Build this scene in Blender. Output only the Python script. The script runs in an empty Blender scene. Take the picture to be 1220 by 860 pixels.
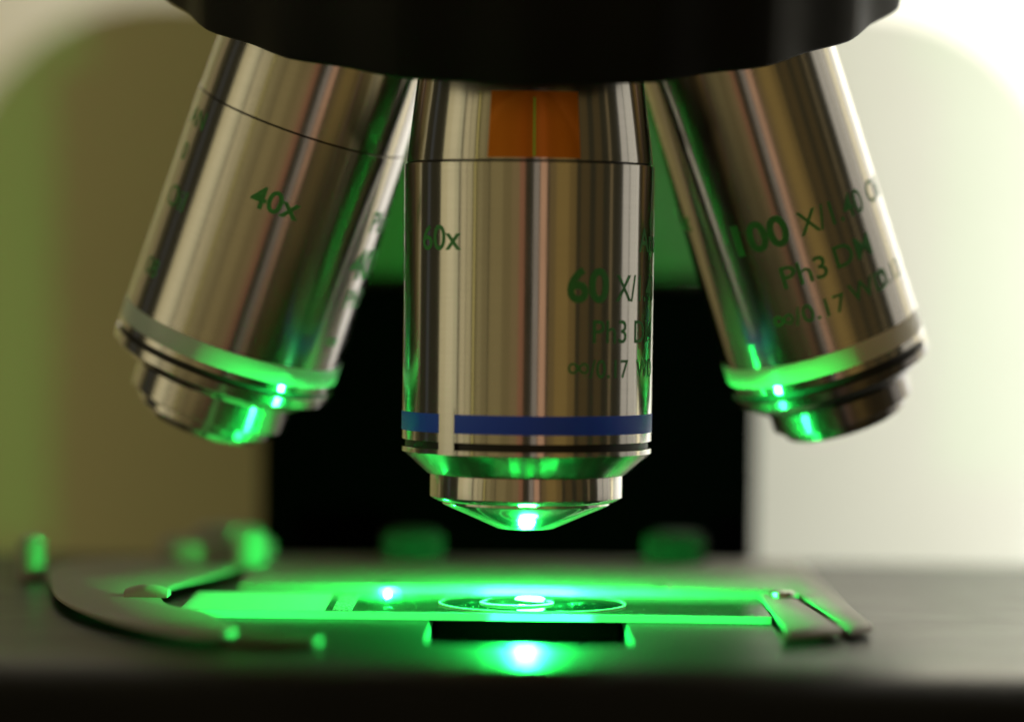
import bpy, bmesh, math, random
from mathutils import Vector, Matrix, Quaternion
random.seed(7)
R_ = math.radians
S = 0.001                      # everything below is written in millimetres
scene = bpy.context.scene
col = scene.collection

# ------------------------------------------------------------------ camera
CAM = Vector((-2.0, -435.0, 40.8))
cam_d = bpy.data.cameras.new('camera')
cam_d.sensor_width = 36.0
cam_d.lens = 4000 * 36 / 1220
cam_d.clip_start = 0.02
cam_d.clip_end = 20
cam_d.dof.use_dof = True
cam_d.dof.focus_distance = 0.430
cam_d.dof.aperture_fstop = 6.2
cam = bpy.data.objects.new('camera', cam_d)
col.objects.link(cam)
cam.location = CAM * S
pitch, roll = math.atan(90 / 4000), R_(0.7)
cam.rotation_euler = (Matrix.Rotation(R_(90) - pitch, 3, 'X') @ Matrix.Rotation(roll, 3, 'Z')).to_euler()
scene.camera = cam

# ------------------------------------------------------------------ world and exposure
w = bpy.data.worlds.new('World')
scene.world = w
w.use_nodes = True
w.node_tree.nodes['Background'].inputs[0].default_value = (0.040, 0.036, 0.020, 1)
w.node_tree.nodes['Background'].inputs[1].default_value = 0.8
scene.view_settings.view_transform = 'Standard'
scene.view_settings.look = 'None'
scene.view_settings.exposure = 0.0
scene.cycles.max_bounces = 10
scene.cycles.transparent_max_bounces = 16
scene.cycles.sample_clamp_indirect = 6.0
scene.cycles.use_denoising = True

# ------------------------------------------------------------------ added unseen strip lamps, placed for the streaks mirrored in the steel
def area(name, loc, target, w_, h_, rad, color=(1, 1, 1)):
    l = bpy.data.lights.new(name, 'AREA')
    l.shape = 'RECTANGLE'
    l.size = w_ * S
    l.size_y = h_ * S
    l.color = color
    l.energy = rad * math.pi * (w_ * S) * (h_ * S)
    o = bpy.data.objects.new(name, l)
    col.objects.link(o)
    o.location = Vector(loc) * S
    d = (Vector(target) - Vector(loc)).normalized()
    x = d.cross(Vector((0, 0, 1))).normalized()
    y = x.cross(d)
    o.rotation_euler = Matrix((x, y, -d)).transposed().to_euler()
    return o

def ring_lamp(name, a0, a1, rgb, dist=720, h=900, zc=190):
    """tall lamp seen from the objective between the azimuths a0..a1 (0 = towards the camera, + = right)"""
    m = max(rgb)
    a = R_((a0 + a1) / 2)
    wd = 2 * dist * math.tan(R_(a1 - a0) / 2)
    area(name, (dist * math.sin(a), -dist * math.cos(a), zc), (0, 0, zc), wd, h, m, tuple(c / m for c in rgb))

K = 1.5                       # lamps seen through a steel reflection
for nm, a0, a1, c in (
    ('side_streak_lamp', -88, -80, (.40, .35, .20)),
    ('side_streak_lamp', -80, -72, (.46, .41, .25)),
    ('side_streak_lamp', -72, -67, (.36, .33, .20)),
    ('side_streak_lamp', -65, -59, (.36, .31, .18)),
    ('side_streak_lamp', -58.4, -53, (.30, .26, .145)),
    ('side_streak_lamp', -51.5, -49.6, (.36, .30, .09)),
    ('side_streak_lamp', -130, -124, (.19, .14, .08)),
    ('side_streak_lamp', -106, -102, (.02, .023, .03)),
    ('side_streak_lamp', -152, -134, (.30, .27, .165)),
    ('front_streak_lamp', -48, -43, (.165, .135, .06)),
    ('front_streak_lamp', -43, -37, (.120, .095, .040)),
    ('front_streak_lamp', -36, -24, (.145, .112, .045)),
    ('front_streak_lamp', -24, -16, (.105, .078, .030)),
    ('front_streak_lamp', -16, -9, (.13, .090, .038)),
    ('front_streak_lamp', -9, -4, (.165, .066, .035)),
    ('front_streak_lamp', 3.5, 8.5, (.17, .15, .13)),
    ('front_streak_lamp', 9.5, 15.5, (.36, .20, .12)),
    ('front_streak_lamp', 18, 24, (.085, .055, .018)),
    ('front_streak_lamp', 24, 36, (.135, .086, .022)),
    ('front_streak_lamp', 36, 43, (.085, .052, .013)),
    ('front_streak_lamp', 47, 56, (.032, .018, .004)),
    ('front_streak_lamp', 62, 70, (.028, .016, .004)),
    ('front_streak_lamp', 78, 81, (.11, .08, .04)),
    ('side_streak_lamp', 94, 103, (.36, .34, .30)),
    ('side_streak_lamp', 104, 119, (.40, .38, .33)),
    ('side_streak_lamp', 120.5, 127, (.78, .70, .42)),
    ('side_streak_lamp', 141, 144, (.25, .2, .14)),
):
    ring_lamp(nm, a0, a1, tuple(K * v for v in c))

# unseen lamps added to brighten the housing sides and the wall behind
area('housing_fill_lamp', (285, 95, 60), (262, 262, 60), 200, 320, 14.0, (.84, .87, 1))
area('housing_fill_lamp', (-330, 100, 40), (-290, 262, 40), 200, 320, 1.1, (1, .84, .28))
area('wall_fill_lamp', (150, 345, 260), (160, 425, 110), 240, 90, 15, (1, .96, .80))

# ------------------------------------------------------------------ materials
def mat(name):
    m = bpy.data.materials.new(name)
    m.use_nodes = True
    return m, m.node_tree, m.node_tree.nodes['Principled BSDF']

def noise_bump(nt, bs, scale, strength, dist=0.0001, detail=4, vec=None):
    tc = nt.nodes.new('ShaderNodeTexCoord')
    n = nt.nodes.new('ShaderNodeTexNoise')
    n.inputs['Scale'].default_value = scale
    n.inputs['Detail'].default_value = detail
    if vec:
        mp = nt.nodes.new('ShaderNodeMapping')
        mp.inputs['Scale'].default_value = vec
        nt.links.new(tc.outputs['Object'], mp.inputs[0])
        nt.links.new(mp.outputs[0], n.inputs['Vector'])
    else:
        nt.links.new(tc.outputs['Object'], n.inputs['Vector'])
    b = nt.nodes.new('ShaderNodeBump')
    b.inputs['Strength'].default_value = strength
    b.inputs['Distance'].default_value = dist
    nt.links.new(n.outputs['Fac'], b.inputs['Height'])
    nt.links.new(b.outputs[0], bs.inputs['Normal'])
    return n

def steel(name, base=(.62, .59, .54), rough=.17, aniso=.85, rot=0.25, var=.04):
    m, nt, bs = mat(name)
    bs.inputs['Metallic'].default_value = 1
    bs.inputs['Anisotropic'].default_value = aniso
    bs.inputs['Anisotropic Rotation'].default_value = rot
    tg = nt.nodes.new('ShaderNodeTangent')
    tg.direction_type = 'RADIAL'
    tg.axis = 'Z'
    nt.links.new(tg.outputs[0], bs.inputs['Tangent'])
    # faint turning rings and smudges: relief and gloss only
    tc = nt.nodes.new('ShaderNodeTexCoord')
    mp = nt.nodes.new('ShaderNodeMapping')
    mp.inputs['Scale'].default_value = (60, 60, 9000)
    n = nt.nodes.new('ShaderNodeTexNoise')
    n.inputs['Scale'].default_value = 1
    n.inputs['Detail'].default_value = 2
    nt.links.new(tc.outputs['Object'], mp.inputs[0])
    nt.links.new(mp.outputs[0], n.inputs['Vector'])
    n2 = nt.nodes.new('ShaderNodeTexNoise')
    n2.inputs['Scale'].default_value = 140
    n2.inputs['Detail'].default_value = 5
    nt.links.new(tc.outputs['Object'], n2.inputs['Vector'])
    mr = nt.nodes.new('ShaderNodeMapRange')
    mr.inputs['To Min'].default_value = rough - var
    mr.inputs['To Max'].default_value = rough + var
    nt.links.new(n2.outputs['Fac'], mr.inputs['Value'])
    nt.links.new(mr.outputs[0], bs.inputs['Roughness'])
    mx = nt.nodes.new('ShaderNodeMix')
    mx.data_type = 'RGBA'
    mx.inputs['A'].default_value = (*[c * .87 for c in base], 1)
    mx.inputs['B'].default_value = (*base, 1)
    nt.links.new(n.outputs['Fac'], mx.inputs['Factor'])
    nt.links.new(mx.outputs['Result'], bs.inputs['Base Color'])
    return m

def paint(name, base, rough=.4, bump=None, spec=.5, coat=0, var=0.0):
    m, nt, bs = mat(name)
    bs.inputs['Base Color'].default_value = (*base, 1)
    bs.inputs['Roughness'].default_value = rough
    bs.inputs['Specular IOR Level'].default_value = spec
    if coat:
        bs.inputs['Coat Weight'].default_value = coat
        bs.inputs['Coat Roughness'].default_value = .12
    if bump:
        noise_bump(nt, bs, *bump)
    if var:
        tc = nt.nodes.new('ShaderNodeTexCoord')
        n = nt.nodes.new('ShaderNodeTexNoise')
        n.inputs['Scale'].default_value = 60
        n.inputs['Detail'].default_value = 6
        nt.links.new(tc.outputs['Object'], n.inputs['Vector'])
        mx = nt.nodes.new('ShaderNodeMix')
        mx.data_type = 'RGBA'
        mx.inputs['A'].default_value = (*[c * (1 - var) for c in base], 1)
        mx.inputs['B'].default_value = (*[c * (1 + var) for c in base], 1)
        nt.links.new(n.outputs['Fac'], mx.inputs['Factor'])
        nt.links.new(mx.outputs['Result'], bs.inputs['Base Color'])
        mr = nt.nodes.new('ShaderNodeMapRange')
        mr.inputs['To Min'].default_value = rough * .8
        mr.inputs['To Max'].default_value = rough * 1.2
        nt.links.new(n.outputs['Fac'], mr.inputs['Value'])
        nt.links.new(mr.outputs[0], bs.inputs['Roughness'])
    return m

def glass(name, tint=(.9, 1, .93), rough=.02, dust=.0):
    """thin laboratory glass: light passes, the surface mirrors by angle, a little dust scatters"""
    m, nt, bs = mat(name)
    nt.nodes.remove(bs)
    out = nt.nodes['Material Output']
    tr = nt.nodes.new('ShaderNodeBsdfTransparent')
    tr.inputs[0].default_value = (*tint, 1)
    gl = nt.nodes.new('ShaderNodeBsdfGlossy')
    gl.inputs['Roughness'].default_value = rough
    fr = nt.nodes.new('ShaderNodeFresnel')
    fr.inputs['IOR'].default_value = 1.5
    mx = nt.nodes.new('ShaderNodeMixShader')
    nt.links.new(fr.outputs[0], mx.inputs[0])
    nt.links.new(tr.outputs[0], mx.inputs[1])
    nt.links.new(gl.outputs[0], mx.inputs[2])
    last = mx
    if dust:
        df = nt.nodes.new('ShaderNodeBsdfDiffuse')
        df.inputs[0].default_value = (.8, .8, .8, 1)
        tc = nt.nodes.new('ShaderNodeTexCoord')
        n = nt.nodes.new('ShaderNodeTexNoise')
        n.inputs['Scale'].default_value = 900
        n.inputs['Detail'].default_value = 3
        nt.links.new(tc.outputs['Object'], n.inputs['Vector'])
        cr = nt.nodes.new('ShaderNodeMapRange')
        cr.inputs['From Min'].default_value = .69
        cr.inputs['From Max'].default_value = .74
        cr.inputs['To Min'].default_value = dust * .03
        cr.inputs['To Max'].default_value = min(1, dust * 3)
        nt.links.new(n.outputs['Fac'], cr.inputs['Value'])
        m2 = nt.nodes.new('ShaderNodeMixShader')
        nt.links.new(cr.outputs[0], m2.inputs[0])
        nt.links.new(mx.outputs[0], m2.inputs[1])
        nt.links.new(df.outputs[0], m2.inputs[2])
        last = m2
    nt.links.new(last.outputs[0], out.inputs[0])
    return m

def frosted(name, base=(.85, .9, .86), mixf=.5):
    """ground glass edge: scatters the light that runs inside the glass"""
    m, nt, bs = mat(name)
    nt.nodes.remove(bs)
    out = nt.nodes['Material Output']
    a = nt.nodes.new('ShaderNodeBsdfTranslucent')
    a.inputs[0].default_value = (*base, 1)
    b = nt.nodes.new('ShaderNodeBsdfDiffuse')
    b.inputs[0].default_value = (*base, 1)
    mx = nt.nodes.new('ShaderNodeMixShader')
    mx.inputs[0].default_value = mixf
    nt.links.new(b.outputs[0], mx.inputs[1])
    nt.links.new(a.outputs[0], mx.inputs[2])
    nt.links.new(mx.outputs[0], out.inputs[0])
    return m

def emit(name, rgb, strength):
    m, nt, bs = mat(name)
    bs.inputs['Base Color'].default_value = (0.02, .1, .04, 1)
    bs.inputs['Emission Color'].default_value = (*rgb, 1)
    bs.inputs['Emission Strength'].default_value = strength
    return m

M_STEEL = steel('polished_steel')
M_STEEL_DK = steel('smoked_steel', base=(.30, .28, .27), rough=.22)
M_SATIN = steel('satin_steel', base=(.55, .53, .50), rough=.26, aniso=.4)
M_TIP = steel('tip_steel', base=(.70, .68, .64), rough=.14, aniso=.3)
M_BLUE = paint('blue_enamel', (.015, .09, .92), .5, coat=0)
M_PALE = paint('pale_blue_enamel', (.52, .66, .62), .4, coat=.3)
M_WHITE = paint('ivory_enamel', (.80, .76, .60), .4, coat=.3)
M_GROOVE = paint('black_groove', (.006, .006, .006), .5)
M_PRINT = paint('green_print', (.05, .32, .08), .55)
M_ORANGE = steel('orange_foil_label', base=(.80, .24, .004), rough=.34, aniso=.9)
M_ORANGE.node_tree.nodes['Principled BSDF'].inputs['Metallic'].default_value = .35
M_NOSE = paint('black_crackle_nosepiece', (.004, .004, .0037), .55, (5000, .25, .00006), spec=.28, var=.25)
M_STAGE = paint('black_anodised_stage', (.013, .013, .012), .44, (3800, .30, .00004), var=.3, spec=.14)
for k_, v_ in (('Coat Weight', .40), ('Coat Roughness', .27), ('Coat IOR', 1.4)):
    M_STAGE.node_tree.nodes['Principled BSDF'].inputs[k_].default_value = v_
M_HOLDER = paint('grey_holder_metal', (.34, .32, .28), .46, (2500, .12, .00003), var=.08)
M_COLUMN = paint('black_column', (.0012, .0012, .0012), .9, spec=.0)
M_BODY = paint('ivory_body_paint', (.50, .48, .33), .5, (400, .1, .0001), var=.02)
M_WALL = paint('cream_wall', (.82, .78, .66), .7, (300, .2, .0002), var=.03)
M_LABEL = frosted('white_frosted_label', (.80, .84, .80), .45)
M_STICKER = None
M_GLASS = glass('slide_glass', dust=.10)
M_COVER = glass('cover_glass', tint=(.97, 1, .98), dust=.16)
M_EDGE = frosted('ground_glass_edge')
M_BRASS = paint('worn_brass_tab', (.07, .035, .012), .5)
M_KNOB = paint('dark_anodised_knob', (.014, .014, .012), .7, (1500, .2, .00005), var=.1)
M_GLOW = emit('specimen_glow', (.10, 1.0, .35), 40)
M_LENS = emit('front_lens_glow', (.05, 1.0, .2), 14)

# sticker with fine printed noise
m, nt, bs = mat('speckled_code_sticker')
n = nt.nodes.new('ShaderNodeTexVoronoi')
n.inputs['Scale'].default_value = 3200
tc = nt.nodes.new('ShaderNodeTexCoord')
nt.links.new(tc.outputs['Object'], n.inputs['Vector'])
cr = nt.nodes.new('ShaderNodeValToRGB')
cr.color_ramp.elements[0].position = .35
cr.color_ramp.elements[0].color = (.8, .85, .82, 1)
cr.color_ramp.elements[1].position = .62
cr.color_ramp.elements[1].color = (.05, .08, .06, 1)
nt.links.new(n.outputs['Distance'], cr.inputs[0])
nt.links.new(cr.outputs[0], bs.inputs['Base Color'])
M_STICKER = m

# ------------------------------------------------------------------ helpers
def empty(name, loc, label, cat, group=None, mtx=None):
    o = bpy.data.objects.new(name, None)
    o.empty_display_size = .005
    col.objects.link(o)
    if mtx is not None:
        o.matrix_world = mtx
    else:
        o.location = Vector(loc) * S
    tag(o, label, cat, group)
    return o

def tag(o, label=None, cat=None, group=None, kind=None):
    if label: o['label'] = label
    if cat: o['category'] = cat
    if group: o['group'] = group
    if kind: o['kind'] = kind
    return o

def link(name, bm, m, parent=None, smooth=30, recalc=True):
    if recalc:
        bmesh.ops.recalc_face_normals(bm, faces=bm.faces)
    me = bpy.data.meshes.new(name)
    for v in bm.verts:
        v.co *= S
    bm.to_mesh(me)
    bm.free()
    me.materials.append(m)
    if smooth:
        for p in me.polygons:
            p.use_smooth = True
        me.set_sharp_from_angle(angle=R_(smooth))
    o = bpy.data.objects.new(name, me)
    col.objects.link(o)
    if parent is not None:
        o.parent = parent
    return o

def lathe_bm(prof, seg=160, closed=True):
    """prof: (radius, z) list, walked down the outside; closed makes caps on the axis"""
    bm = bmesh.new()
    rings = []
    for r, z in prof:
        if r < 1e-6:
            rings.append([bm.verts.new((0, 0, z))])
        else:
            rings.append([bm.verts.new((r * math.sin(2 * math.pi * i / seg), -r * math.cos(2 * math.pi * i / seg), z)) for i in range(seg)])
    for a, b in zip(rings, rings[1:]):
        for i in range(seg):
            j = (i + 1) % seg
            q = []
            q += [a[i], a[j]] if len(a) > 1 else [a[0]]
            q += [b[j], b[i]] if len(b) > 1 else [b[0]]
            if len(q) > 2:
                bm.faces.new(q)
    return bm

def lathe(name, prof, m, parent, seg=160, smooth=30):
    return link(name, lathe_bm(prof, seg), m, parent, smooth)

def ring_prof(r, z1, z0, depth=1.0, e=.06):
    """outer wall from z1 down to z0 with small edge bevels, closed towards the inside"""
    return [(r - depth, z1), (r - e, z1), (r, z1 - e), (r, z0 + e), (r - e, z0), (r - depth, z0), (r - depth, z1)]

def prism_bm(pts, z0, z1, bevel=.15, segs=2):
    bm = bmesh.new()
    lo = [bm.verts.new((x, y, z0)) for x, y in pts]
    hi = [bm.verts.new((x, y, z1)) for x, y in pts]
    n = len(pts)
    bm.faces.new(hi)
    bm.faces.new(list(reversed(lo)))
    for i in range(n):
        j = (i + 1) % n
        bm.faces.new([lo[i], lo[j], hi[j], hi[i]])
    bmesh.ops.recalc_face_normals(bm, faces=bm.faces)
    if bevel:
        es = [e for e in bm.edges if all(abs(v.co.z - z1) < 1e-6 for v in e.verts)]
        bmesh.ops.bevel(bm, geom=es, offset=bevel, segments=segs, affect='EDGES', profile=.5)
    return bm

def box_bm(x0, x1, y0, y1, z0, z1, bevel=.1, segs=2):
    bm = bmesh.new()
    bmesh.ops.create_cube(bm, size=1)
    for v in bm.verts:
        v.co = Vector(((x0 + x1) / 2 + v.co.x * (x1 - x0), (y0 + y1) / 2 + v.co.y * (y1 - y0), (z0 + z1) / 2 + v.co.z * (z1 - z0)))
    if bevel:
        bmesh.ops.bevel(bm, geom=list(bm.edges), offset=bevel, segments=segs, affect='EDGES', profile=.5)
    return bm

def smooth_loop(pts, n=4):
    """Chaikin corner cutting for soft outlines"""
    for _ in range(n):
        q = []
        for i in range(len(pts)):
            a, b = pts[i], pts[(i + 1) % len(pts)]
            q.append((a[0] * .75 + b[0] * .25, a[1] * .75 + b[1] * .25))
            q.append((a[0] * .25 + b[0] * .75, a[1] * .25 + b[1] * .75))
        pts = q
    return pts

def text_flat(body, size, bold=0.0, narrow=1.0):
    cu = bpy.data.curves.new('lettering', 'FONT')
    cu.body = body
    cu.size = size
    cu.offset = bold * size
    cu.resolution_u = 4
    o = bpy.data.objects.new('lettering', cu)
    col.objects.link(o)
    dg = bpy.context.evaluated_depsgraph_get()
    dg.update()
    me = bpy.data.meshes.new_from_object(o.evaluated_get(dg))
    bpy.data.objects.remove(o)
    bm = bmesh.new()
    bm.from_mesh(me)
    bpy.data.meshes.remove(me)
    for v in bm.verts:
        v.co.x *= narrow
    return bm

def text_on_barrel(body, theta, z, cap, rad_at, parent, bold=0.0, narrow=1.0, m=None, lift=.03):
    """print wrapped on the barrel: starts at angle theta (deg, 0 = front, + = right), baseline z, cap height cap"""
    size = cap / 0.70
    bm = text_flat(body, size, bold, narrow)
    if not bm.verts:
        return
    x0 = min(v.co.x for v in bm.verts)
    x1 = max(v.co.x for v in bm.verts)
    x = x0 + .35
    while x < x1:
        bmesh.ops.bisect_plane(bm, geom=bm.verts[:] + bm.edges[:] + bm.faces[:], plane_co=(x, 0, 0), plane_no=(1, 0, 0))
        x += .35
    bmesh.ops.triangulate(bm, faces=bm.faces)
    for v in bm.verts:
        zz = z + v.co.y
        r = rad_at(zz)
        a = R_(theta) + (v.co.x - x0) / r
        r += lift
        v.co = Vector((r * math.sin(a), -r * math.cos(a), zz))
    for f in bm.faces:
        c = f.calc_center_median()
        f.normal_update()
        if f.normal.dot(Vector((c.x, c.y, 0))) < 0:
            f.normal_flip()
    return link('lettering', bm, m or M_PRINT, parent, 0, recalc=False)

def infinity_on_barrel(theta, z, wid, rad_at, parent, t=.28):
    """the infinity sign drawn as a band round a figure of eight"""
    bm = bmesh.new()
    N = 72
    inn, outr = [], []
    for i in range(N):
        a = 2 * math.pi * i / N
        den = 1 + math.sin(a) ** 2
        p = Vector((wid / 2 * math.cos(a) / den, wid / 2 * 1.25 * math.sin(a) * math.cos(a) / den))
        a2 = a + .01
        den2 = 1 + math.sin(a2) ** 2
        p2 = Vector((wid / 2 * math.cos(a2) / den2, wid / 2 * 1.25 * math.sin(a2) * math.cos(a2) / den2))
        tn = (p2 - p).normalized()
        nn = Vector((-tn.y, tn.x))
        inn.append(p - nn * t / 2)
        outr.append(p + nn * t / 2)
    def wrap(p, k):
        zz = z + p.y
        r = rad_at(zz) + .03 + .002 * k
        a = R_(theta) + (p.x + wid / 2) / r
        return bm.verts.new((r * math.sin(a), -r * math.cos(a), zz))
    A = [wrap(p, i / N) for i, p in enumerate(inn)]
    B = [wrap(p, i / N) for i, p in enumerate(outr)]
    for i in range(N):
        j = (i + 1) % N
        bm.faces.new([A[i], A[j], B[j], B[i]])
    return link('infinity_sign', bm, M_PRINT, parent, 0, recalc=False)

def patch_on_cone(name, th0, th1, z0, z1, rad_at, m, parent, lift=.05, thick=.0, n=24):
    bm = bmesh.new()
    a_, b_ = [], []
    for i in range(n + 1):
        a = R_(th0 + (th1 - th0) * i / n)
        for z, lst in ((z0, a_), (z1, b_)):
            r = rad_at(z) + lift
            lst.append(bm.verts.new((r * math.sin(a), -r * math.cos(a), z)))
    for i in range(n):
        bm.faces.new([a_[i], a_[i + 1], b_[i + 1], b_[i]])
    return link(name, bm, m, parent, 60, recalc=False)

# ------------------------------------------------------------------ large structure: wall and microscope stand
bm = bmesh.new()
vs = [bm.verts.new(p) for p in ((-900, 430, -300), (900, 430, -300), (900, 430, 700), (-900, 430, 700))]
bm.faces.new(vs)
tag(link('wall', bm, M_WALL, None, 0), kind='structure')

stand = empty('microscope_stand', (0, 180, -150), 'ivory microscope stand with a black front column behind the objectives', 'microscope stand')
def child(name, bm, m, parent, smooth=30):
    o = link(name, bm, m, parent, smooth)
    o.matrix_parent_inverse = parent.matrix_world.inverted() if parent.matrix_world != Matrix() else Matrix()
    return o
bpy.context.view_layer.update()
# rounded housing
RX0, RX1, RZ0, RZ1, RR = -116, 112, -150, 98.5, 43
pts = []
for cx, cz, a0 in ((RX1 - RR, RZ1 - RR, 0), (RX0 + RR, RZ1 - RR, 90)):
    for i in range(25):
        a = R_(a0 + 90 * i / 24)
        pts.append((cx + RR * math.cos(a), cz + RR * math.sin(a)))
pts += [(RX0, RZ0), (RX1, RZ0)]
bm = bmesh.new()
fr = [bm.verts.new((x, 250, z)) for x, z in pts]
bk = [bm.verts.new((x, 330, z)) for x, z in pts]
bm.faces.new(fr)
bm.faces.new(list(reversed(bk)))
for i in range(len(pts)):
    j = (i + 1) % len(pts)
    bm.faces.new([fr[i], fr[j], bk[j], bk[i]])
es = [e for e in bm.edges if all(abs(v.co.y - 250) < 1e-6 for v in e.verts)]
bmesh.ops.bevel(bm, geom=es, offset=18, segments=8, affect='EDGES', profile=.5)
child('housing', bm, M_BODY, stand)
child('arm', box_bm(-42.5, 37.8, 116, 252, 41, 140, 3, 3), paint('olive_grey_arm_paint', (.10, .10, .055), .6), stand)
child('column', box_bm(-42.8, 38.0, 110, 252, -150, 40.8, 1.2, 2), M_COLUMN, stand)

# ------------------------------------------------------------------ stage
ZT = -1.6
stage = empty('microscope_stage', (0, 0, ZT), 'black microscope stage plate with a square opening below the slide', 'microscope stage')
bpy.context.view_layer.update()
def stage_bm():
    bm = bmesh.new()
    X0, X1, Y1 = -220, 220, 86
    hx0, hx1, hy0, hy1 = -11.6, 12.4, -38.0, 22
    # outline of the opening (front edge slightly bowed)
    hole = [(hx0 - .3, hy1), (hx0, hy0 + 1.0), (hx0 + .5, hy0 + .2)]
    hole += [(hx0 + (hx1 - hx0) * t, hy0 - 2.6 * math.sin(math.pi * t) ** .8) for t in (.12, .25, .38, .5, .62, .75, .88)]
    hole += [(hx1 - .5, hy0 + .2), (hx1, hy0 + 1.0), (hx1 + .3, hy1)]
    def f_y(x):
        return -66.0
    # top sheet as strips around the hole
    def vz(p, z): return bm.verts.new((p[0], p[1], z))
    B = .35  # countersink
    ctr = (.4, -8)
    top = [vz((x + (B if x > ctr[0] + 5 else (-B if x < ctr[0] - 5 else 0)), y + (-.25 if y < hy0 + .9 else 0)), ZT) for x, y in hole]
    mid = [vz(p, ZT - 1.2) for p in hole]
    low = [vz(p, ZT - 14) for p in hole]
    n = len(hole)
    for i in range(n):
        j = (i + 1) % n
        bm.faces.new([top[i], top[j], mid[j], mid[i]])
        bm.faces.new([mid[i], mid[j], low[j], low[i]]).material_index = 1
    # front roll-off profile along x
    prof = [(-59.0, 0)] + [(-59 - 17 * math.sin(R_(a)), -17 * (1 - math.cos(R_(a)))) for a in (6, 12, 18, 24, 30, 37, 45, 54, 63, 74, 85)] + [(-75.8, -20), (-64.0, -42)]
    # outer frame corners at z top
    a = vz((X0, -59, 0), ZT); b = vz((X1, -59, 0), ZT); c = vz((X1, Y1, 0), ZT); d = vz((X0, Y1, 0), ZT)
    # bottom fill between front line and hole: fans
    front_idx = list(range(1, n - 1))
    bm.faces.new([a, top[1], top[0], d])
    bm.faces.new([b, c, top[n - 1], top[n - 2]])
    bm.faces.new([d, top[0], top[n - 1], c])
    bm.faces.new([a, b] + [top[i] for i in range(n - 2, 0, -1)])
    prev = (a, b)
    for y, dz in prof[1:]:
        l = vz((X0, y), ZT + dz); r = vz((X1, y), ZT + dz)
        bm.faces.new([prev[0], prev[1], r, l])
        prev = (l, r)
    e = vz((X0, Y1), ZT - 14); f = vz((X1, Y1), ZT - 14)
    bm.faces.new([d, c, f, e])
    return bm
stage_plate = child('stage_plate', stage_bm(), M_STAGE, stage, 35)
stage_plate.data.materials.append(M_COLUMN)

# ------------------------------------------------------------------ slide holder
holder = empty('slide_holder', (0, 40, ZT), 'flat grey metal slide holder frame lying on the black stage', 'slide holder')
bpy.context.view_layer.update()
ZH = .0
frame_pts = [(-38.5, 15.6), (-36.5, 15.0), (34.0, 15.2), (35.6, 14.8), (36.9, 13.0), (38.9, -26.0), (39.2, -31.4), (42.2, -27.2),
             (42.4, -24), (42.0, 20), (41.6, 68), (40, 69.5), (-38, 68), (-40.5, 66)]
child('frame_plate', prism_bm(frame_pts, ZH - .8, ZH, .2), M_HOLDER, holder)
fin = [(31.5, 14.6), (31.5, -30), (30.4, -35.8), (31.2, -36.8), (38.3, -31.6), (38.5, -29.6), (38.0, -24), (36.0, 9), (35.0, 13.3), (33.8, 14.4)]
child('clip_finger', prism_bm(fin, ZH - .78, ZH - .12, .2), M_HOLDER, holder)
arm = smooth_loop([(-64.4, 20.7), (-66.9, 34), (-67, 50), (-61.5, 58.5), (-47.8, 63), (-39.4, 63), (-39.6, 50), (-43.0, 30), (-48.2, 9),
                   (-46.6, -6), (-44.6, -14.5), (-40.5, -19), (-37.5, -27), (-34.4, -38), (-33.6, -45), (-36.5, -49), (-41.8, -45.4), (-50.8, -31), (-60, -7)], 3)
child('spring_arm', prism_bm(arm, ZH - .3, ZH + .15, .15), M_HOLDER, holder)
# raised pad with a rounded rear ridge
bm = bmesh.new()
for k in range(13):
    u = k / 12
    hgt = .2 + 1.35 * math.sin(math.pi * min(1, .12 + u * .76)) ** .6
    ring = []
    for q in range(9):
        a = math.pi * q / 8
        ring.append(bm.verts.new((-51.6 + 5.6 * u, -1.6 - 2.4 * math.cos(a), .1 + hgt * math.sin(a))))
    if k:
        for q in range(8):
            bm.faces.new([prev[q], prev[q + 1], ring[q + 1], ring[q]])
    else:
        bm.faces.new(ring)
    prev = ring
bm.faces.new(list(reversed(prev)))
child('finger_pad', bm, paint('pale_pad', (.5, .48, .42), .5), holder, 60)
child('spring_tab', prism_bm(smooth_loop([(-36, -39), (-25.5, -39.5), (-23.6, -42), (-24.2, -46.5), (-27, -48.4), (-36, -48)], 2), ZH - 1.3, ZH - .62, .2), M_BRASS, holder)
child('ridge', box_bm(-38.4, 35.0, 15.9, 17.3, ZH - .05, ZH + .42, .18, 3), M_HOLDER, holder)
def cyl(name, x, y, z0, z1, r, m, parent, e=.35, seg=64):
    prof = [(0, z1), (r - e, z1), (r - e * .3, z1 - e * .3), (r, z1 - e), (r, z0), (0, z0)]
    bm = lathe_bm(prof, seg)
    for v in bm.verts:
        v.co.x += x; v.co.y += y
    return child(name, bm, m, parent, 50)
for fx, fy in ((-30, 60), (0, 60), (34, 60), (-56, 40)):
    cyl('foot', fx, fy, ZT, ZH - .3, 2.0, M_HOLDER, holder, .1, 24)
cyl('screw', -39.6, 49, ZH + .1, 5.2, 2.5, M_HOLDER, holder, .8)
cyl('screw', 34.3, 10.6, ZH - .1, ZH + .65, 1.6, M_SATIN, holder, .25)
cyl('screw', -18.5, 17.9, ZH - .05, ZH + .5, 1.5, M_SATIN, holder, .2)
cyl('screw', 18.5, 17.9, ZH - .05, ZH + .5, 1.5, M_SATIN, holder, .2)

lever = empty('lever_knob', (-45, 56, 0), 'stepped grey round knob at the rear left of the slide holder', 'knob')
bpy.context.view_layer.update()
cyl('lower_disc', -45.5, 62, ZH + .16, 2.9, 8.6, M_HOLDER, lever, .9, 96)
cyl('upper_disc', -44.0, 63, 2.9, 4.8, 5.0, M_HOLDER, lever, 1.0, 96)

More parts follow.
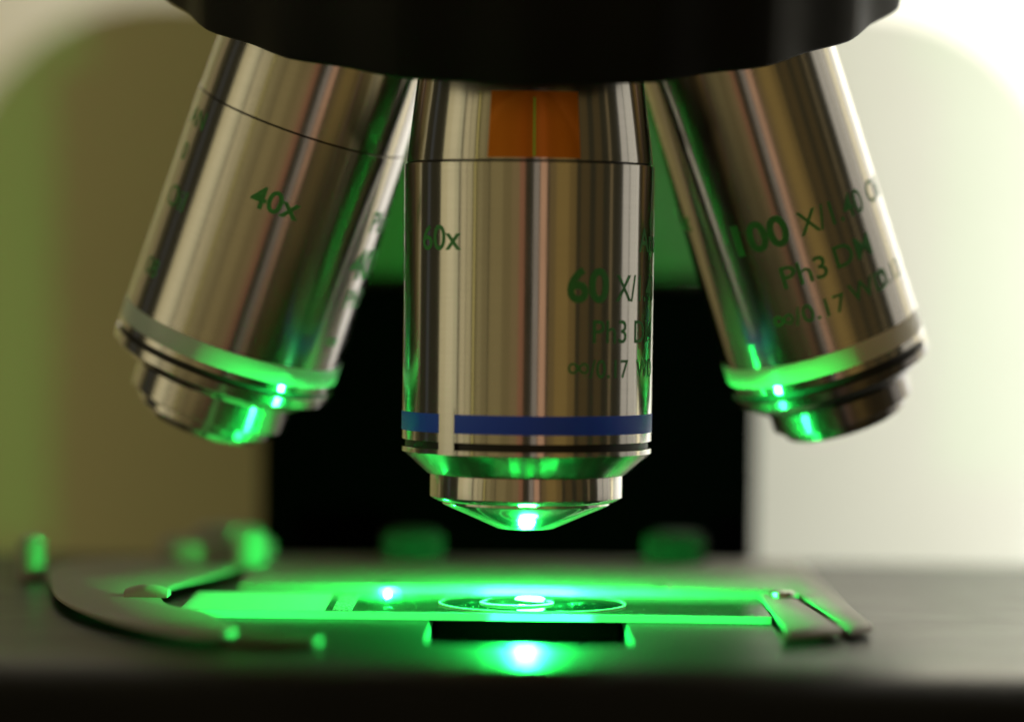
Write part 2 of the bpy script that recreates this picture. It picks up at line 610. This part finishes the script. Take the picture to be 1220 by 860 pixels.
def knurled(name, x, y, z0, z1, r, m, parent=None, nk=36):
    bm = bmesh.new()
    seg = nk * 4
    rings = []
    for z, k, dr in ((z0, 0, 0), (z0, 1, 0), (z1 - 1.3, 1, 0), (z1 - .5, 1, -.4), (z1, 1, -1.4), (z1, 0, 0)):
        if k == 0:
            rings.append([bm.verts.new((x, y, z))])
        else:
            rings.append([bm.verts.new((x + (r + dr + .14 * (1 if i % 4 < 2 else -1)) * math.sin(2 * math.pi * i / seg),
                                        y - (r + dr + .14 * (1 if i % 4 < 2 else -1)) * math.cos(2 * math.pi * i / seg), z)) for i in range(seg)])
    for a, b in zip(rings, rings[1:]):
        for i in range(seg):
            j = (i + 1) % seg
            q = ([a[i], a[j]] if len(a) > 1 else [a[0]]) + ([b[j], b[i]] if len(b) > 1 else [b[0]])
            bm.faces.new(q)
    return link(name, bm, m, parent, 40)
tag(knurled('thumb_screw', -16.4, 63, ZH, 4.6, 4.5, M_KNOB), 'knurled thumbscrew behind the slide, left of the two on the holder', 'thumbscrew', 'thumbscrews at the back of the slide holder')
tag(knurled('thumb_screw', 22.6, 63, ZH, 4.6, 4.5, M_KNOB), 'knurled thumbscrew behind the slide, nearer the white housing', 'thumbscrew', 'thumbscrews at the back of the slide holder')

pin = empty('stop_pin', (-69.8, 40.5, ZT), 'small upright metal stop pin on the black stage beside the curved arm', 'pin')
bpy.context.view_layer.update()
cyl('shaft', -69.8, 40.5, ZT, 4.1, 1.9, M_HOLDER, pin, .5)
cyl('cap', -69.8, 40.5, 4.1, 4.6, 1.5, M_SATIN, pin, .3)

# ------------------------------------------------------------------ slide and what lies on it
ZS = -.6
SX0, SX1, SY0, SY1 = -43.7, 31.2, -11.5, 13.5
slide = empty('glass_slide', ((SX0 + SX1) / 2, 1, ZS - 1), 'clear glass microscope slide with a white frosted label end', 'glass slide')
bpy.context.view_layer.update()
child('plate', box_bm(SX0 + .05, SX1 - .05, SY0 + .05, SY1 - .05, ZS - .98, ZS, 0), M_GLASS, slide, 0)
def strip(name, x0, x1, y0, y1, z0, z1, m, parent): return child(name, box_bm(x0, x1, y0, y1, z0, z1, 0), m, parent, 0)
def face(name, pts, m, parent):
    bm = bmesh.new()
    bm.faces.new([bm.verts.new(p) for p in pts])
    return child(name, bm, m, parent, 0)
for (xa, ya), (xb, yb) in (((SX0, SY0), (SX1, SY0)), ((SX1, SY1), (SX0, SY1)), ((SX0, SY1), (SX0, SY0)), ((SX1, SY0), (SX1, SY1))):
    face('ground_edge', [(xa, ya, ZS - .98), (xb, yb, ZS - .98), (xb, yb, ZS), (xa, ya, ZS)], M_EDGE, slide)
face('frosted_label', [(SX0 + .1, SY0 + .15, ZS + .03), (-25.3, SY0 + .15, ZS + .03), (-25.3, SY1 - .15, ZS + .03), (SX0 + .1, SY1 - .15, ZS + .03)], M_LABEL, slide)
strip('code_sticker', -24.4, -21.9, SY0 + .8, SY1 - 2.5, ZS + .01, ZS + .05, M_STICKER, slide)

cover = empty('cover_glass', (1, 1, ZS), 'round thin cover glass lying on the middle of the slide', 'cover glass')
bpy.context.view_layer.update()
CX, CY, CR = 1.0, .9, 12.2
bm = lathe_bm([(0, ZS + .20), (CR - .02, ZS + .20), (CR - .02, ZS + .03), (0, ZS + .03)], 128)
for v in bm.verts: v.co.x += CX; v.co.y += CY
child('disc', bm, M_COVER, cover)
bm = lathe_bm([(CR - .25, ZS + .24), (CR, ZS + .20), (CR, ZS + .02), (CR - .25, ZS + .02), (CR - .25, ZS + .24)], 128)
for v in bm.verts: v.co.x += CX; v.co.y += CY
child('rim', bm, M_EDGE, cover)

bm = bmesh.new()
for k in range(110):
    x, y, q = random.uniform(SX0 + 19, SX1 - 1), random.uniform(SY0 + .5, SY1 - .5), random.uniform(.025, .075)
    z = ZS + (.205 if (x - CX) ** 2 + (y - CY) ** 2 < CR ** 2 else 0)
    bmesh.ops.create_icosphere(bm, subdivisions=1, radius=q, matrix=Matrix.Translation((x, y, z + q * .7)) @ Matrix.Diagonal((1, random.uniform(.6, 1.6), .8, 1)))
tag(link('dust', bm, paint('pale_dust', (.6, .6, .55), .8), None, 0), kind='stuff')

drop = empty('oil_drop', (-1, 0, ZS + .2), 'flat clear drop of immersion oil on the round cover glass', 'oil drop')
bpy.context.view_layer.update()
pr = [(0, .62), (2.2, .58), (3.6, .42), (4.5, .18), (4.75, 0), (0, 0)]
bm = lathe_bm([(r, z + ZS + .21) for r, z in pr], 96)
for v in bm.verts: v.co.x = v.co.x * 1.0 - 1.0; v.co.y = v.co.y - .3
child('bead', bm, glass('oil_surface', (.95, 1, .97), .03, .05), drop, 60)
bm = lathe_bm([(4.55, .26), (4.8, .14), (4.8, 0), (4.55, 0), (4.55, .26)], 96)
for v in bm.verts: v.co.x -= 1.0; v.co.y -= .3; v.co.z += ZS + .21
child('bead_edge', bm, M_EDGE, drop, 60)
bm = lathe_bm([(0, .30), (1.2, .24), (1.5, 0), (0, 0)], 48)
for v in bm.verts: v.co.z += ZS + .84; v.co.x *= 1.3; v.co.x += .7; v.co.y -= .4
child('lit_specimen', bm, M_GLOW, drop, 60)

# laser light scattered by the specimen, and the light left under the front lens
def point(name, loc, power, rad, color):
    l = bpy.data.lights.new(name, 'POINT')
    l.energy = power
    l.shadow_soft_size = rad * S
    l.color = color
    o = bpy.data.objects.new(name, l)
    col.objects.link(o)
    o.location = Vector(loc) * S
    return o
GREEN = (.014, 1.0, .115)
point('laser_scatter_lamp', (0.2, -1.0, 5.2), .34, 1.3, GREEN)
point('edge_glint_lamp', (-18.3, 14.6, -.35), .008, .3, GREEN)  # lamp added at the slide's rear edge to give a glint
area('slide_fill_lamp', (.5, SY1 + .15, ZS + .2), (.5, SY1 + 4, ZS + .3), 12, .8, 330, GREEN)  # lamp added behind the slide to whiten the ridge
# lamps added inside the slide, standing in for light carried along the glass
def slide_fill(loc, target, w_, h_, rad):
    o = area('slide_fill_lamp', loc, target, w_, h_, rad, GREEN)
slide_fill((-6, SY0 + .8, ZS - .5), (-6, SY0 - 5, ZS - .5), 74, .7, 7)
slide_fill((2, SY0 + .6, ZS - .5), (2, SY0 - 5, ZS - .5), 13, .7, 45)
area('slide_fill_lamp', ((SX0 - 25.3) / 2, 1.0, ZS - .3), ((SX0 - 25.3) / 2, 1.001, ZS + 5), 17, 23, 1.5, GREEN)  # lamp added below the label to make it glow
slide_fill((-6, SY1 - .8, ZS - .5), (-6, SY1 + 5, ZS - .5), 74, .7, 1.2)

# ------------------------------------------------------------------ objectives
def cone_r(pts):
    """radius as a function of z from (z, r) samples"""
    pts = sorted(pts)
    def f(z):
        if z <= pts[0][0]: return pts[0][1]
        for (z0, r0), (z1, r1) in zip(pts, pts[1:]):
            if z <= z1: return r0 + (r1 - r0) * (z - z0) / (z1 - z0)
        return pts[-1][1]
    return f

# centre: 60x, vertical
OBJ_GROUP = 'objectives screwed into the nosepiece'
c0 = empty('objective', (0, 0, 56.3), 'vertical steel 60x objective with blue ring and orange patch, straight above the slide', 'objective', OBJ_GROUP)
RB = 16.2
flat = lambda z: RB
sleeve_r = cone_r([(0.2, 16.05), (10.9, 14.65), (17, 13.9)])
lathe('upper_sleeve', [(0, 17), (13.9, 17), (14.65, 10.9), (15.98, .30), (15.93, .18), (0, .18)], M_STEEL, c0)
lathe('seam_groove', [(15.7, .18), (15.72, .17), (15.72, 0), (15.7, 0), (15.6, .1), (15.7, .18)], M_GROOVE, c0)
lathe('barrel', [(15.0, 0), (RB - .07, 0), (RB, -.08), (RB, -31.8), (15.0, -31.8)], M_STEEL, c0)
lathe('blue_ring', [(15.0, -31.8), (RB, -31.8), (RB + .012, -31.9), (RB + .012, -34.1), (RB, -34.2), (15.0, -34.2)], M_BLUE, c0)
lathe('lower_ring', [(15.0, -34.2), (RB, -34.2), (RB, -35.35), (RB - .06, -35.4), (15.0, -35.4)], M_STEEL, c0)
lathe('black_groove', [(15.7, -35.4), (15.72, -35.41), (15.72, -36.29), (15.7, -36.3), (15, -36)], M_GROOVE, c0)
lathe('chamfered_rim', [(15.0, -36.3), (RB - .06, -36.3), (RB, -36.35), (RB, -36.95), (RB - .1, -37.05), (13.1, -39.7), (13.0, -39.78), (12.5, -39.8)], M_STEEL, c0)
lathe('front_collar', [(12.5, -39.8), (12.52, -39.85), (12.52, -42.75), (12.40, -42.9), (11.6, -43.35), (10.95, -43.4)], M_STEEL, c0)
lathe('front_cone', [(10.9, -43.38), (10.9, -43.7), (10.75, -43.85), (3.7, -46.9), (3.5, -46.95), (1.6, -46.95)], M_TIP, c0)
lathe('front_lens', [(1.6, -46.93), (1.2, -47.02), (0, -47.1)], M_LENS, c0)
patch_on_cone('reflection_strip', -43.2, -34.4, -36.99, -31.0, flat, M_STEEL, c0, .06)  # steel strip added to carry the pale reflection across the blue ring
patch_on_cone('orange_label', -19.5, 23.0, .45, 8.8, sleeve_r, M_ORANGE, c0, .02)
patch_on_cone('painted_streak', 1.25, 2.0, .6, 8.0, sleeve_r, paint('streak_colour', (.25, .95, .08), .5), c0, .035, n=3)  # streak of green light on the label, painted as a bright strip
text_on_barrel('60x', -56.0, -11.1, 3.1, flat, c0, .012, 1.03)
text_on_barrel('Apo', 59.5, -11.0, 3.0, flat, c0, .012)
text_on_barrel('60', 17.2, -17.4, 4.1, flat, c0, .030, 1.04)
text_on_barrel('X/1.40', 42.8, -17.3, 3.3, flat, c0, .008, .85)
text_on_barrel('Ph3 DM', 30.0, -22.6, 2.9, flat, c0, .004)
infinity_on_barrel(18.5, -25.8, 2.6, flat, c0)
text_on_barrel('/0.17  WD', 28.5, -27.0, 2.3, flat, c0, .004)

# side objectives
AZ = 152.34
AL = R_(21.33)
a_rev = Vector((0, math.sin(AL), -math.cos(AL)))
def side_dir(sign):
    q = Quaternion(a_rev, sign * R_(60))
    return (q @ Vector((0, 0, -1))).normalized()
def side_root(sign, label, group):
    d = side_dir(sign)
    c = Vector((0, 0, AZ)) + d * (AZ - 56.3)
    z = -d
    v = CAM - c
    v = (v - z * v.dot(z)).normalized()
    y = -v
    x = y.cross(z)
    m = Matrix((x, y, z)).transposed().to_4x4()
    m.translation = c * S
    return empty('objective', None, label, 'objective', group, m)

sl = 1 if side_dir(1).x < 0 else -1
# left: 40x
o1 = side_root(sl, 'tilted steel 40x objective with pale blue ring, in front of the olive side', OBJ_GROUP)
RT, RL = 14.75, 15.25
rl = cone_r([(-36, RL), (0, RT)])
lathe('upper_sleeve', [(0, 22), (13.6, 22), (14.45, 6), (14.62, .2), (14.55, .12), (0, .12)], M_STEEL, o1)
lathe('seam_groove', [(14.4, .12), (14.42, .1), (14.42, .02), (14.4, 0), (14.2, .05), (14.4, .12)], M_GROOVE, o1)
lathe('barrel', [(14, 0), (RT - .05, 0), (RT, -.06), (rl(-30.1), -30.1), (14, -30.1)], M_STEEL, o1)
lathe('pale_blue_ring', [(14, -30.1), (RL - .06, -30.1), (RL + .03, -30.2), (RL + .03, -32.6), (RL, -32.7), (14, -32.7)], M_PALE, o1)
lathe('lower_ring', [(14, -32.7), (RL, -32.7), (RL, -33.55), (RL - .06, -33.6), (14, -33.6)], M_STEEL, o1)
lathe('black_groove', [(14.7, -33.6), (14.72, -33.62), (14.72, -34.4), (14.7, -34.4), (14.3, -34)], M_GROOVE, o1)
lathe('chamfered_rim', [(14, -34.4), (RL - .05, -34.4), (RL, -34.45), (RL - .05, -35.7), (RL - .25, -35.9), (12.7, -36.9), (12.5, -37.3), (10.8, -37.35)], M_STEEL, o1)
lathe('front_collar', [(10.8, -37.3), (10.95, -37.4), (10.95, -41.2), (10.8, -41.35), (9.3, -41.4)], M_STEEL, o1)
lathe('front_ring', [(9.3, -41.4), (9.5, -41.45), (9.5, -42.8), (9.3, -43), (7.9, -43.2), (7.6, -44.1), (5.0, -44.9), (1.8, -44.9)], M_STEEL, o1)
lathe('front_lens', [(1.8, -44.85), (1.0, -44.7), (0, -44.65)], M_GROOVE, o1)
text_on_barrel('40x', -13.5, -10.8, 2.9, rl, o1, .022, 1.05)
text_on_barrel('AN', -75, -4.6, 2.5, rl, o1)
text_on_barrel('0', -70, -9.4, 2.5, rl, o1)
text_on_barrel('Oil', -68, -15.6, 2.9, rl, o1)
text_on_barrel('08', -66, -25.3, 2.5, rl, o1)
text_on_barrel('Plan', 59, -10.4, 2.9, rl, o1, .012)
text_on_barrel('40X', 53.5, -16.9, 3.9, rl, o1, .04)
text_on_barrel('Ph3', 58, -21.2, 2.6, rl, o1, .012)
infinity_on_barrel(54, -26.0, 2.3, rl, o1, .32)

# right: 100x
o2 = side_root(-sl, 'tilted steel 100x objective with ivory ring, in front of the bright white side', OBJ_GROUP)
RT2, RL2 = 13.25, 13.7
rr = cone_r([(-36, RL2), (12, RT2 - .15)])
lathe('barrel', [(0, 24), (12.9, 24), (rr(12), 12), (rr(-29.9), -29.9), (12.5, -29.9)], M_STEEL, o2)
lathe('ivory_ring', [(12.5, -29.9), (RL2 - .05, -29.9), (RL2 + .03, -30.0), (RL2 + .03, -32.5), (RL2, -32.6), (12.5, -32.6)], M_WHITE, o2)
lathe('lower_ring', [(12.5, -32.6), (RL2, -32.6), (RL2, -33.6), (RL2 - .1, -33.7), (12.5, -33.7)], M_STEEL, o2)
lathe('black_groove', [(13.1, -33.7), (13.15, -33.72), (13.15, -34.7), (13.1, -34.7), (12.7, -34)], M_GROOVE, o2)
lathe('rim', [(12.4, -34.7), (RL2 - .1, -34.7), (RL2 - .02, -34.8), (RL2 - .1, -35.9), (RL2 - .4, -36.1), (12.6, -36.15)], M_STEEL_DK, o2)
lathe('dark_cone', [(12.7, -36.15), (12.6, -36.3), (10.6, -37.9), (10.0, -38.0), (9.6, -38.0)], M_STEEL_DK, o2)
lathe('front_collar', [(9.6, -38.0), (9.7, -38.05), (9.7, -40.9), (9.5, -41.05), (8.4, -41.1)], M_STEEL_DK, o2)
lathe('front_ring', [(8.4, -41.1), (8.5, -41.15), (8.4, -42.3), (8.0, -42.6), (4.5, -43.5), (1.5, -43.5)], M_STEEL_DK, o2)
lathe('front_lens', [(1.5, -43.45), (.8, -43.3), (0, -43.28)], M_GROOVE, o2)
text_on_barrel('100', -31.5, -14.2, 3.9, rr, o2, .032, 1.02)
text_on_barrel('X/1.40', 6.5, -13.9, 3.2, rr, o2, .006, .86)
text_on_barrel('Oil', 58, -13.6, 3.0, rr, o2, .006)
text_on_barrel('Ph3', -11, -20.0, 3.0, rr, o2, .008, 1.05)
text_on_barrel('DM', 21, -19.6, 3.0, rr, o2, .006, 1.05)
infinity_on_barrel(-22, -24.0, 2.5, rr, o2, .32)
text_on_barrel('/0.17', -10.5, -25.1, 2.4, rr, o2, .006, 1.05)
text_on_barrel('WD', 23, -24.6, 2.5, rr, o2, .004, 1.1)
text_on_barrel('0.13', 46, -24.4, 2.5, rr, o2, .004)
text_on_barrel('100x', -97, -10.2, 2.9, rr, o2, .02)

# ------------------------------------------------------------------ nosepiece
H = 73.7
RN = 51.4
ncen = Vector((0, 0, AZ)) + a_rev * H
zq = -a_rev
yq = Vector((1, 0, 0)).cross(zq) * -1
xq = Vector((1, 0, 0))
yq = zq.cross(xq)
mm = Matrix((xq, yq, zq)).transposed().to_4x4()
mm.translation = ncen * S
nose = empty('nosepiece', None, 'black revolving nosepiece with a scalloped grip ring above the objectives', 'nosepiece', None, mm)
bm = bmesh.new()
SEG = 720
NK = 20
def scal(a):
    # narrow ridges, broad shallow flutes
    t = ((a - R_(-.8)) * NK / (2 * math.pi)) % 1.0
    u = abs(t - .5) * 2            # 1 at the ridge, 0 in the flute
    return -.38 * (1 + math.cos(math.pi * u)) - .28 * (1 - u ** 1.6) + .1
rings = []
for r, z, k in ((40, 0.5, 0), (RN - 1.9, 0.0, .5), (RN - .5, .12, 1), (RN - .12, .45, 1), (RN, 1.0, 1), (RN, 17.5, 1), (RN - .5, 18.2, 1), (RN - 3.2, 18.4, 0), (RN - 3.4, 24, 0), (42, 30, 0), (20, 33, 0)):
    ring = []
    for i in range(SEG):
        a = 2 * math.pi * i / SEG
        q = r + k * scal(a)
        ring.append(bm.verts.new((q * math.sin(a), -q * math.cos(a), z)))
    rings.append(ring)
for A_, B_ in zip(rings, rings[1:]):
    for i in range(SEG):
        j = (i + 1) % SEG
        bm.faces.new([A_[i], A_[j], B_[j], B_[i]])
bm.faces.new(rings[-1])
link('grip_ring', bm, M_NOSE, nose, 30)
lathe('turret_plate', [(0, 7.5), (43, 7.5), (43.5, 6.8), (43.5, 2.0), (40, 1.0), (0, 1.0)], M_NOSE, nose)
